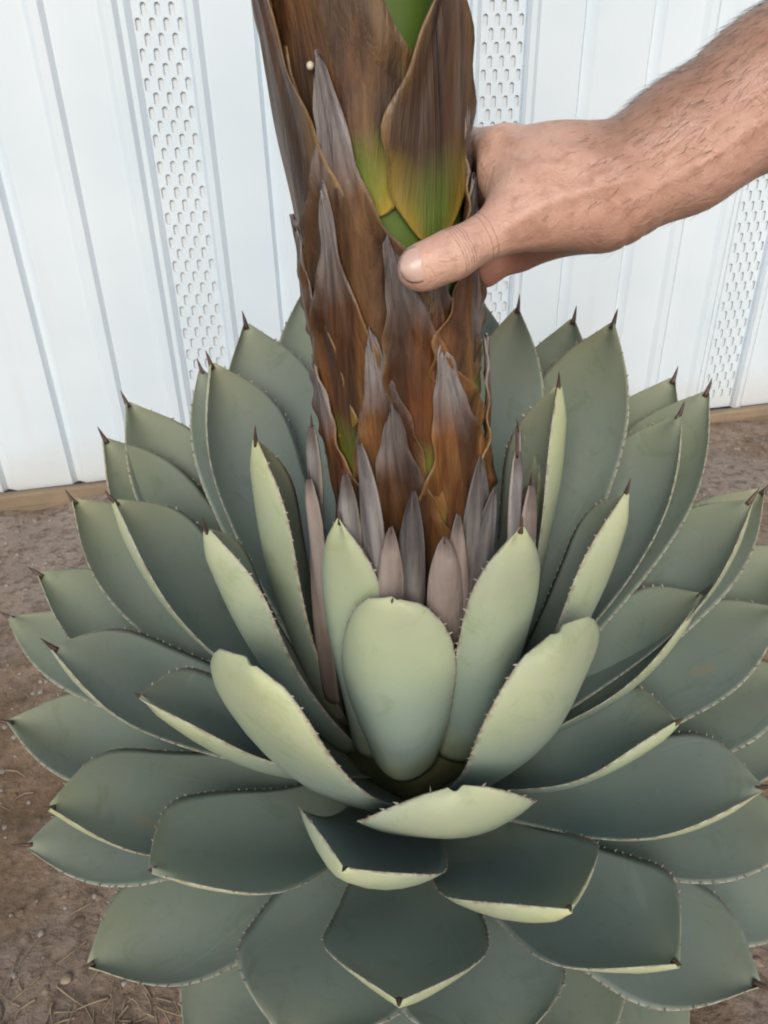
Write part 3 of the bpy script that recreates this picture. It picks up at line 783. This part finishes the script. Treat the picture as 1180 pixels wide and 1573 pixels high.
# ------------------------------------------------------------------ person: forearm and hand gripping the stalk
ARM = {'caps': [([0.1152, 0.415, 0.5616], [0.153, 0.42, 0.5801], 0.0262, 0.0301, 0.012), ([0.153, 0.42, 0.5801], [0.1919, 0.425, 0.6036], 0.0301, 0.033, 0.012),
          ([0.1919, 0.425, 0.6036], [0.2472, 0.43, 0.6386], 0.033, 0.0355, 0.012), ([0.2472, 0.43, 0.6386], [0.2938, 0.435, 0.669], 0.0355, 0.0297, 0.012),
          ([0.1237, 0.44, 0.5597], [0.1664, 0.448, 0.5792], 0.0264, 0.031, 0.012), ([0.1664, 0.448, 0.5792], [0.2085, 0.455, 0.6039], 0.031, 0.0353, 0.012),
          ([0.2085, 0.455, 0.6039], [0.2668, 0.465, 0.6415], 0.0353, 0.037, 0.012), ([0.2668, 0.465, 0.6415], [0.3073, 0.455, 0.6712], 0.037, 0.0304, 0.012),
          ([0.2938, 0.435, 0.669], [0.3025, 0.5, 0.7728], 0.0309, 0.039, 0.02), ([0.1152, 0.415, 0.5616], [0.0937, 0.425, 0.5682], 0.0262, 0.022, 0.014),
          ([0.0937, 0.425, 0.5682], [0.067, 0.44, 0.5782], 0.0206, 0.0122, 0.016), ([0.1237, 0.44, 0.5597], [0.0958, 0.448, 0.5599], 0.0257, 0.0219, 0.014),
          ([0.0958, 0.448, 0.5599], [0.0705, 0.463, 0.5582], 0.0212, 0.0139, 0.016), ([0.1149, 0.45, 0.5509], [0.0778, 0.478, 0.5367], 0.0222, 0.0139, 0.016),
          ([0.1172, 0.45, 0.5468], [0.0861, 0.484, 0.5197], 0.018, 0.0135, 0.014), ([0.1042, 0.408, 0.5574], [0.0827, 0.405, 0.5546], 0.0195, 0.0168, 0.014),
          ([0.0827, 0.405, 0.5546], [0.0657, 0.398, 0.5501], 0.0168, 0.0135, 0.012), ([0.0657, 0.398, 0.5501], [0.0378, 0.3805, 0.54], 0.0128, 0.0106, 0.006),
          ([0.0378, 0.3805, 0.54], [0.019, 0.3795, 0.533], 0.0105, 0.0101, 0.005), ([0.0341, 0.3805, 0.5386], [0.0231, 0.3793, 0.5342], 0.0109, 0.011, 0.005),
          ([0.0783, 0.412, 0.5649], [0.0624, 0.428, 0.5703], 0.011, 0.0073, 0.018), ([0.0711, 0.405, 0.5585], [0.0647, 0.425, 0.5635], 0.0097, 0.0067, 0.016),
          ([0.067, 0.44, 0.5782], [0.0525, 0.4906, 0.5752], 0.0125, 0.0108, 0.005), ([0.0525, 0.4906, 0.5752], [0.0233, 0.512, 0.5722], 0.0108, 0.0098, 0.005),
          ([0.0233, 0.512, 0.5722], [-0.0036, 0.5158, 0.5692], 0.0098, 0.0085, 0.005), ([-0.0036, 0.5158, 0.5692], [-0.0276, 0.5093, 0.5662], 0.0085, 0.0078, 0.005),
          ([0.0705, 0.463, 0.5582], [0.0544, 0.4906, 0.5546], 0.012750000000000001, 0.011016000000000001, 0.005),
          ([0.0544, 0.4906, 0.5546], [0.0253, 0.512, 0.551], 0.011016000000000001, 0.009996, 0.005), ([0.0253, 0.512, 0.551], [-0.0038, 0.5156, 0.5474], 0.009996, 0.00867, 0.005),
          ([-0.0038, 0.5156, 0.5474], [-0.0296, 0.5072, 0.5438], 0.00867, 0.007956, 0.005),
          ([0.0778, 0.478, 0.5367], [0.0579, 0.4888, 0.5319], 0.012125, 0.010476000000000001, 0.005),
          ([0.0579, 0.4888, 0.5319], [0.0318, 0.5103, 0.5271], 0.010476000000000001, 0.009505999999999999, 0.005),
          ([0.0318, 0.5103, 0.5271], [0.0031, 0.516, 0.5223], 0.009505999999999999, 0.008245, 0.005),
          ([0.0031, 0.516, 0.5223], [-0.0209, 0.5103, 0.5175], 0.008245, 0.007566, 0.005),
          ([0.0861, 0.484, 0.5197], [0.065, 0.481, 0.5083], 0.011250000000000001, 0.009720000000000001, 0.005),
          ([0.065, 0.481, 0.5083], [0.0448, 0.5047, 0.4969], 0.009720000000000001, 0.00882, 0.005),
          ([0.0448, 0.5047, 0.4969], [0.0226, 0.5146, 0.4855], 0.00882, 0.0076500000000000005, 0.005),
          ([0.0226, 0.5146, 0.4855], [0.0031, 0.5156, 0.4741], 0.0076500000000000005, 0.00702, 0.005)],
 'thumb': [[0.019, 0.3795, 0.533], [0.0378, 0.3805, 0.54], [0.0657, 0.398, 0.5501]],
 'wrist': [0.1152, 0.415, 0.5616],
 'pink_z': 0.5358,
 'wrist_axis': [0.8714, 0.1136, 0.4772],
 'forearm_dir': [0.8714, 0.1136, 0.4772],
 'nail_normal': [-0.1987, -0.9736, 0.4732],
 'nail_shift': 0.0012,
 'nail_w': 0.0084,
 'nail_r': 0.0114,
 'nail_l': 0.018,
 'ridges': [([[0.1969, 0.4, 0.6221], [0.1716, 0.4, 0.6047], [0.1475, 0.4, 0.5891], [0.1262, 0.4, 0.5784], [0.1023, 0.4, 0.5709]], 0.0011, 0.0016),
            ([[0.1993, 0.4, 0.6015], [0.1718, 0.4, 0.59], [0.1444, 0.4, 0.5718], [0.1209, 0.4, 0.5612]], 0.0009, 0.0015),
            ([[0.1557, 0.4, 0.5944], [0.1402, 0.4, 0.5781], [0.1327, 0.4, 0.5668]], 0.0008, 0.0013),
            ([[0.1196, 0.4, 0.5706], [0.0981, 0.4, 0.5661], [0.0797, 0.4, 0.5606], [0.0627, 0.4, 0.5519]], 0.0016, 0.0035),
            ([[0.1155, 0.4, 0.5772], [0.0934, 0.4, 0.5814], [0.0684, 0.4, 0.5847]], 0.0012, 0.003),
            ([[0.1023, 0.4, 0.5709], [0.0877, 0.4, 0.5764], [0.0753, 0.4, 0.5761], [0.0642, 0.4, 0.5797]], 0.0008, 0.0014),
            ([[0.0923, 0.4, 0.5618], [0.0821, 0.4, 0.5693], [0.0783, 0.4, 0.5766]], 0.0007, 0.0012)]}
def smin(a, b, k):
    h = np.clip(.5+.5*(b-a)/k, 0, 1); return b*(1-h)+a*h-k*h*(1-h)
def build_sdf(caps, vox):
    P = np.array([c[0] for c in caps]+[c[1] for c in caps]); rr = max(max(c[2], c[3]) for c in caps)
    lo = P.min(0)-rr-.012; hi = P.max(0)+rr+.012
    n = np.ceil((hi-lo)/vox).astype(int)+1
    Fd = np.full(n, .05, np.float32)
    for (a, b, ra, rb_, k) in caps:
        a = np.array(a); b = np.array(b); pad = max(ra, rb_)+.03
        i0 = np.maximum(((np.minimum(a, b)-pad-lo)/vox).astype(int), 0); i1 = np.minimum(((np.maximum(a, b)+pad-lo)/vox).astype(int)+2, n)
        g = [lo[d]+np.arange(i0[d], i1[d])*vox for d in range(3)]
        X, Y, Z = np.meshgrid(*g, indexing='ij')
        ab = b-a; L2 = ab@ab+1e-12
        h = np.clip(((X-a[0])*ab[0]+(Y-a[1])*ab[1]+(Z-a[2])*ab[2])/L2, 0, 1)
        d = np.sqrt((X-a[0]-ab[0]*h)**2+(Y-a[1]-ab[1]*h)**2+(Z-a[2]-ab[2]*h)**2)-(ra+(rb_-ra)*h)
        sl = tuple(slice(i0[d_], i1[d_]) for d_ in range(3))
        Fd[sl] = smin(Fd[sl], d.astype(np.float32), k)
    return Fd, lo
def surface_net(Fd, lo, vox, smooth_it=3):
    s = Fd < 0; nxx, nyy, nzz = Fd.shape
    acc = np.zeros((nxx-1, nyy-1, nzz-1, 3), np.float32); cnt = np.zeros((nxx-1, nyy-1, nzz-1), np.float32)
    base = np.stack(np.meshgrid(*[np.arange(k-1) for k in Fd.shape], indexing='ij'), -1).astype(np.float32)
    corners = [(i, j, k) for i in (0, 1) for j in (0, 1) for k in (0, 1)]
    def sub(A, c): return A[c[0]:nxx-1+c[0], c[1]:nyy-1+c[1], c[2]:nzz-1+c[2]]
    for ax in range(3):
        for c in corners:
            if c[ax]: continue
            c2 = list(c); c2[ax] = 1
            f0 = sub(Fd, c); f1 = sub(Fd, c2); m = (f0 < 0) != (f1 < 0)
            tt = np.where(m, f0/(f0-f1+1e-12), 0)
            for d in range(3):
                acc[..., d] += np.where(m, c[d]+(tt if d == ax else 0), 0)
            cnt += m
    act = cnt > 0; ids = -np.ones(cnt.shape, np.int64); ids[act] = np.arange(act.sum())
    V = (base[act]+acc[act]/cnt[act][:, None])*vox+lo
    faces = []
    for ax in range(3):
        o1, o2 = [(1, 2), (2, 0), (0, 1)][ax]
        sl0 = [slice(None)]*3; sl1 = [slice(None)]*3; sl0[ax] = slice(0, -1); sl1[ax] = slice(1, None)
        A = s[tuple(sl0)]; Bb = s[tuple(sl1)]; I = np.argwhere(A != Bb)
        I = I[(I[:, o1] > 0) & (I[:, o2] > 0) & (I[:, o1] < Fd.shape[o1]-1) & (I[:, o2] < Fd.shape[o2]-1)]
        inside = A[tuple(I.T)]
        def idd(d1, d2):
            J = I.copy(); J[:, o1] += d1; J[:, o2] += d2; return ids[tuple(J.T)]
        q = np.stack([idd(-1, -1), idd(0, -1), idd(0, 0), idd(-1, 0)], -1)
        q[~inside] = q[~inside][:, ::-1]; faces.append(q)
    Q = np.concatenate(faces)
    for _ in range(smooth_it):
        S = np.zeros_like(V); Cn = np.zeros(len(V))
        for a in range(4):
            for b in ((a+1) % 4, (a-1) % 4):
                np.add.at(S, Q[:, a], V[Q[:, b]]); np.add.at(Cn, Q[:, a], 1)
        V = V*.4+.6*S/Cn[:, None]
    return V, Q
VOX = .0019
Fd, lo = build_sdf(ARM['caps'], VOX)
AV, AQ = surface_net(Fd, lo, VOX, 3)
# vertex normals
fn = np.cross(AV[AQ[:, 2]]-AV[AQ[:, 0]], AV[AQ[:, 3]]-AV[AQ[:, 1]]); VN = np.zeros_like(AV)
for k in range(4): np.add.at(VN, AQ[:, k], fn)
VN /= np.linalg.norm(VN, axis=1)[:, None]+1e-12
tt = ARM['thumb']; ttip, tip_ip, tmcp = [np.array(p) for p in tt]
def segd(P, a, b):
    ab = b-a; h = np.clip((P-a)@ab/(ab@ab), 0, 1); return np.linalg.norm(P-a-h[:, None]*ab, axis=1), h
# knuckle and wrist creases: shallow real grooves
def crease(P, N, c, axis, r, depth, width):
    d = (P-c)@axis; dist = np.linalg.norm(P-c-np.outer(d, axis), axis=1)
    return P - N*(depth*np.exp(-(d/width)**2)*(dist < r))[:, None]
tax = (tip_ip-tmcp)/np.linalg.norm(tip_ip-tmcp)
for path, amp, wd_ in ARM['ridges']:
    path = np.array(path); best = np.full(len(AV), 9.0)
    for a, b in zip(path[:-1], path[1:]):
        P2 = AV[:, [0, 2]]; a2 = a[[0, 2]]; b2 = b[[0, 2]]; ab = b2-a2
        h = np.clip((P2-a2)@ab/(ab@ab), 0, 1); best = np.minimum(best, np.linalg.norm(P2-a2-h[:, None]*ab, axis=1))
    AV = AV + VN*(amp*np.exp(-(best/wd_)**2)*np.clip((-VN[:, 1]+.1)*2, 0, 1))[:, None]
wax = np.array(ARM['wrist_axis']); wc = np.array(ARM['wrist'])
for q, dp in ((-.004, .0007), (.006, .0005), (.015, .0004)):
    AV = crease(AV, VN, wc+wax*q, wax, .034, dp, .0016)
dth, hth = segd(AV, tmcp, ttip)
on_thumb = np.clip((.017-dth)/.004, 0, 1)*np.clip(hth*3, 0, 1)
upness = np.clip(VN[:, 2]*1.1+.05, 0, 1)*np.clip((AV[:, 0]-.085)/.03, 0, 1)
pinkness = np.clip((ARM['pink_z']-AV[:, 2])/.02, 0, 1)*np.clip((.115-AV[:, 0])/.02, 0, 1)*(1-on_thumb)
attr = np.stack([upness, pinkness, on_thumb, np.clip(hth, 0, 1)], -1)
ORG = np.array(ARM['wrist'])
person = obj('person', AV-ORG, AQ, M_SKIN, None, attr=attr); person.location = ORG
person['label'] = 'bare hairy forearm and hand gripping the brown flower stalk, thumb in front'; person['category'] = 'person'
# thumbnail: a curved plate let into the back of the thumb tip
nf = np.array(ARM['nail_normal']); nax = (ttip-tip_ip)/np.linalg.norm(ttip-tip_ip); nf = nf-nax*(nf@nax); nf /= np.linalg.norm(nf); nsd = np.cross(nf, nax)
nc = ttip + nax*ARM['nail_shift']; nv, nfc = [], []; a_, b_ = 13, 13
for i in range(a_):
    q = i/(a_-1)                                    # 0 cuticle .. 1 free edge
    for j in range(b_):
        w_ = (j/(b_-1))*2-1
        hw = ARM['nail_w']*(1-.10*(1-q)**3)*math.sqrt(max(0, 1-(max(0, q-.50)/.515)**2.2))*(1 if q > .15 else math.sqrt(max(.2, q/.15*.8+.2)))
        ang = w_*.92; rad = ARM['nail_r']
        x = hw*math.sin(ang)/math.sin(.92); dep = rad*math.cos(ang)*.86 + rad*.14 - .0018*max(0, q-.6)**2*6 - .0006*(1-q)**4
        ax_ = -ARM['nail_l']*.62+ARM['nail_l']*q - .0012*(w_*w_)*(1 if q < .5 else 0)
        nv.append(nc+nax*ax_+nsd*x+nf*dep-ORG)
for i in range(a_-1):
    for j in range(b_-1):
        k = i*b_+j; nfc.append((k, k+1, k+b_+1, k+b_))
nail = obj('thumbnail', nv, nfc, M_NAIL, person)
md = nail.modifiers.new('thickness', 'SOLIDIFY'); md.thickness = .0007; md.offset = 0
# arm hair
hr = np.random.RandomState(11); hv, hf = [], []
el_dir = np.array(ARM['forearm_dir'])              # wrist -> elbow
wgt = np.clip((AV[:, 0]-.088)/.06, 0, 1)*np.clip(.30+.9*VN[:, 2]-.0*VN[:, 1], .06, 1)*(AV[:, 0] < .40)
pick = hr.choice(len(AV), 7000, p=wgt/wgt.sum())
for v_ in pick:
    p = AV[v_]+hr.normal(0, .0006, 3); nn = VN[v_]
    d = -el_dir*.9+hr.normal(0, .22, 3)+np.array([0, 0, -.12]); d -= nn*(d@nn); d /= np.linalg.norm(d)+1e-9
    ln = hr.uniform(.005, .011); lift = hr.uniform(.15, .5); wd = np.cross(d, nn)*.00008
    b = len(hv)
    for q in (0, .5, 1):
        c = p+d*ln*q+nn*ln*lift*(q-.45*q*q)-nn*.0004*(1-q); k = 1-.85*q
        hv += [c+wd*k-ORG, c-wd*k-ORG, c+nn*.00008*k-ORG]
    for q in (0, 1):
        a = b+q*3
        for e0, e1 in ((0, 1), (1, 2), (2, 0)): hf.append((a+e0, a+e1, a+e1+3, a+e0+3))
hair = obj('arm_hair', hv, hf, M_HAIR, person, smooth=False); hair['kind'] = 'stuff'

# ------------------------------------------------------------------ small things on the soil
def pebble_mesh(seed):
    bm = bmesh.new(); bmesh.ops.create_icosphere(bm, subdivisions=2, radius=1); r = np.random.RandomState(seed)
    off = r.uniform(0, 6, 6)
    for v in bm.verts:
        c = v.co; k = 1+.16*math.sin(2.3*c.x+off[0])+.14*math.sin(2.9*c.y+off[1])+.1*math.sin(3.7*c.z+off[2])
        v.co = Vector((c.x*k*1.15, c.y*k*.9, c.z*k*.55))
    return bm
def scatter(name, label, cat, n, mk, seed):
    r = np.random.RandomState(seed); v, f = [], []
    k = 0
    while k < n:
        x = r.uniform(-.95, 1.15); y = r.uniform(.05, 1.40)
        if (Vector((x, y, 0))-FP).dot(FN) < .045: continue
        if math.hypot(x-AX, y-AY) < .12: continue
        mk(v, f, x, y, float(gz(x, y)), r); k += 1
    return v, f
pbs = []
for sd in range(4):
    bm = pebble_mesh(sd); bm.verts.ensure_lookup_table(); pbs.append(([np.array(q.co) for q in bm.verts], [[w.index for w in q.verts] for q in bm.faces])); bm.free()
def mk_peb(v, f, x, y, z, r):
    pv, pf = pbs[r.randint(4)]; s = r.uniform(.0008, .0034)*(1+1.2*(r.rand() > .97)); a = r.uniform(0, 6.28); b = len(v); ca, sa = math.cos(a), math.sin(a)
    for q in pv: v.append((x+s*(q[0]*ca-q[1]*sa), y+s*(q[0]*sa+q[1]*ca), z+s*q[2]+s*.15))
    f.extend([[b+i for i in q] for q in pf])
v, f = scatter('gravel', '', '', 2300, mk_peb, 5)
gr = obj('gravel', v, f, M_STONE); gr['kind'] = 'stuff'; gr['label'] = 'fine grit and crumbs of soil strewn over the brown ground'; gr['category'] = 'gravel'
def mk_clod(v, f, x, y, z, r):
    pv, pf = pbs[r.randint(4)]; s = r.uniform(.002, .0055)*(1+.9*(r.rand() > .93)); a = r.uniform(0, 6.28); b = len(v); ca, sa = math.cos(a), math.sin(a)
    for q in pv: v.append((x+s*(q[0]*ca-q[1]*sa), y+s*(q[0]*sa+q[1]*ca), z+s*q[2]*.8-s*.05))
    f.extend([[b+i for i in q] for q in pf])
v, f = scatter('clods', '', '', 1300, mk_clod, 15)
cl = obj('soil_clods', v, f, M_SOIL); cl['kind'] = 'stuff'; cl['label'] = 'crumbly brown lumps of dry soil scattered over the ground'; cl['category'] = 'soil'
def mk_straw(v, f, x, y, z, r):
    ln = r.uniform(.006, .032); a = r.uniform(0, 6.28); w = r.uniform(.0004, .0012); cv = r.normal(0, .11); b = len(v); el = r.uniform(-.05, .35)
    for q in range(4):
        t = q/3; aa = a+cv*t*2; cx_ = x+ln*t*math.cos(aa); cy_ = y+ln*t*math.sin(aa); cz = float(gz(cx_, cy_))+.0012+ln*el*t*(1-t)*2; k = w*(1-.6*t)
        v += [(cx_-math.sin(aa)*k, cy_+math.cos(aa)*k, cz), (cx_+math.sin(aa)*k, cy_-math.cos(aa)*k, cz), (cx_, cy_, cz+k)]
    for q in range(3):
        a0 = b+q*3
        for e0, e1 in ((0, 1), (1, 2), (2, 0)): f.append((a0+e0, a0+e1, a0+e1+3, a0+e0+3))
v, f = scatter('straw', '', '', 700, mk_straw, 8)
r = np.random.RandomState(4)
for _ in range(280): mk_straw(v, f, -.23+r.normal(0, .055), .285+r.normal(0, .035), 0, r)
sw = obj('straw_litter', v, f, M_STRAW); sw['kind'] = 'stuff'; sw['label'] = 'dry straw and broken leaf bits lying on the soil'; sw['category'] = 'litter'
for (x, y, s) in ((-.262, .345, .0045),):
    pv, pf = pbs[0]; pb = obj('pebble', [np.array(q)*s for q in pv], pf, M_STRAW); pb.location = (x, y, float(gz(x, y))+s*.45); pb['label'] = 'small pale tan pebble on bare soil beside the straw litter'; pb['category'] = 'pebble'
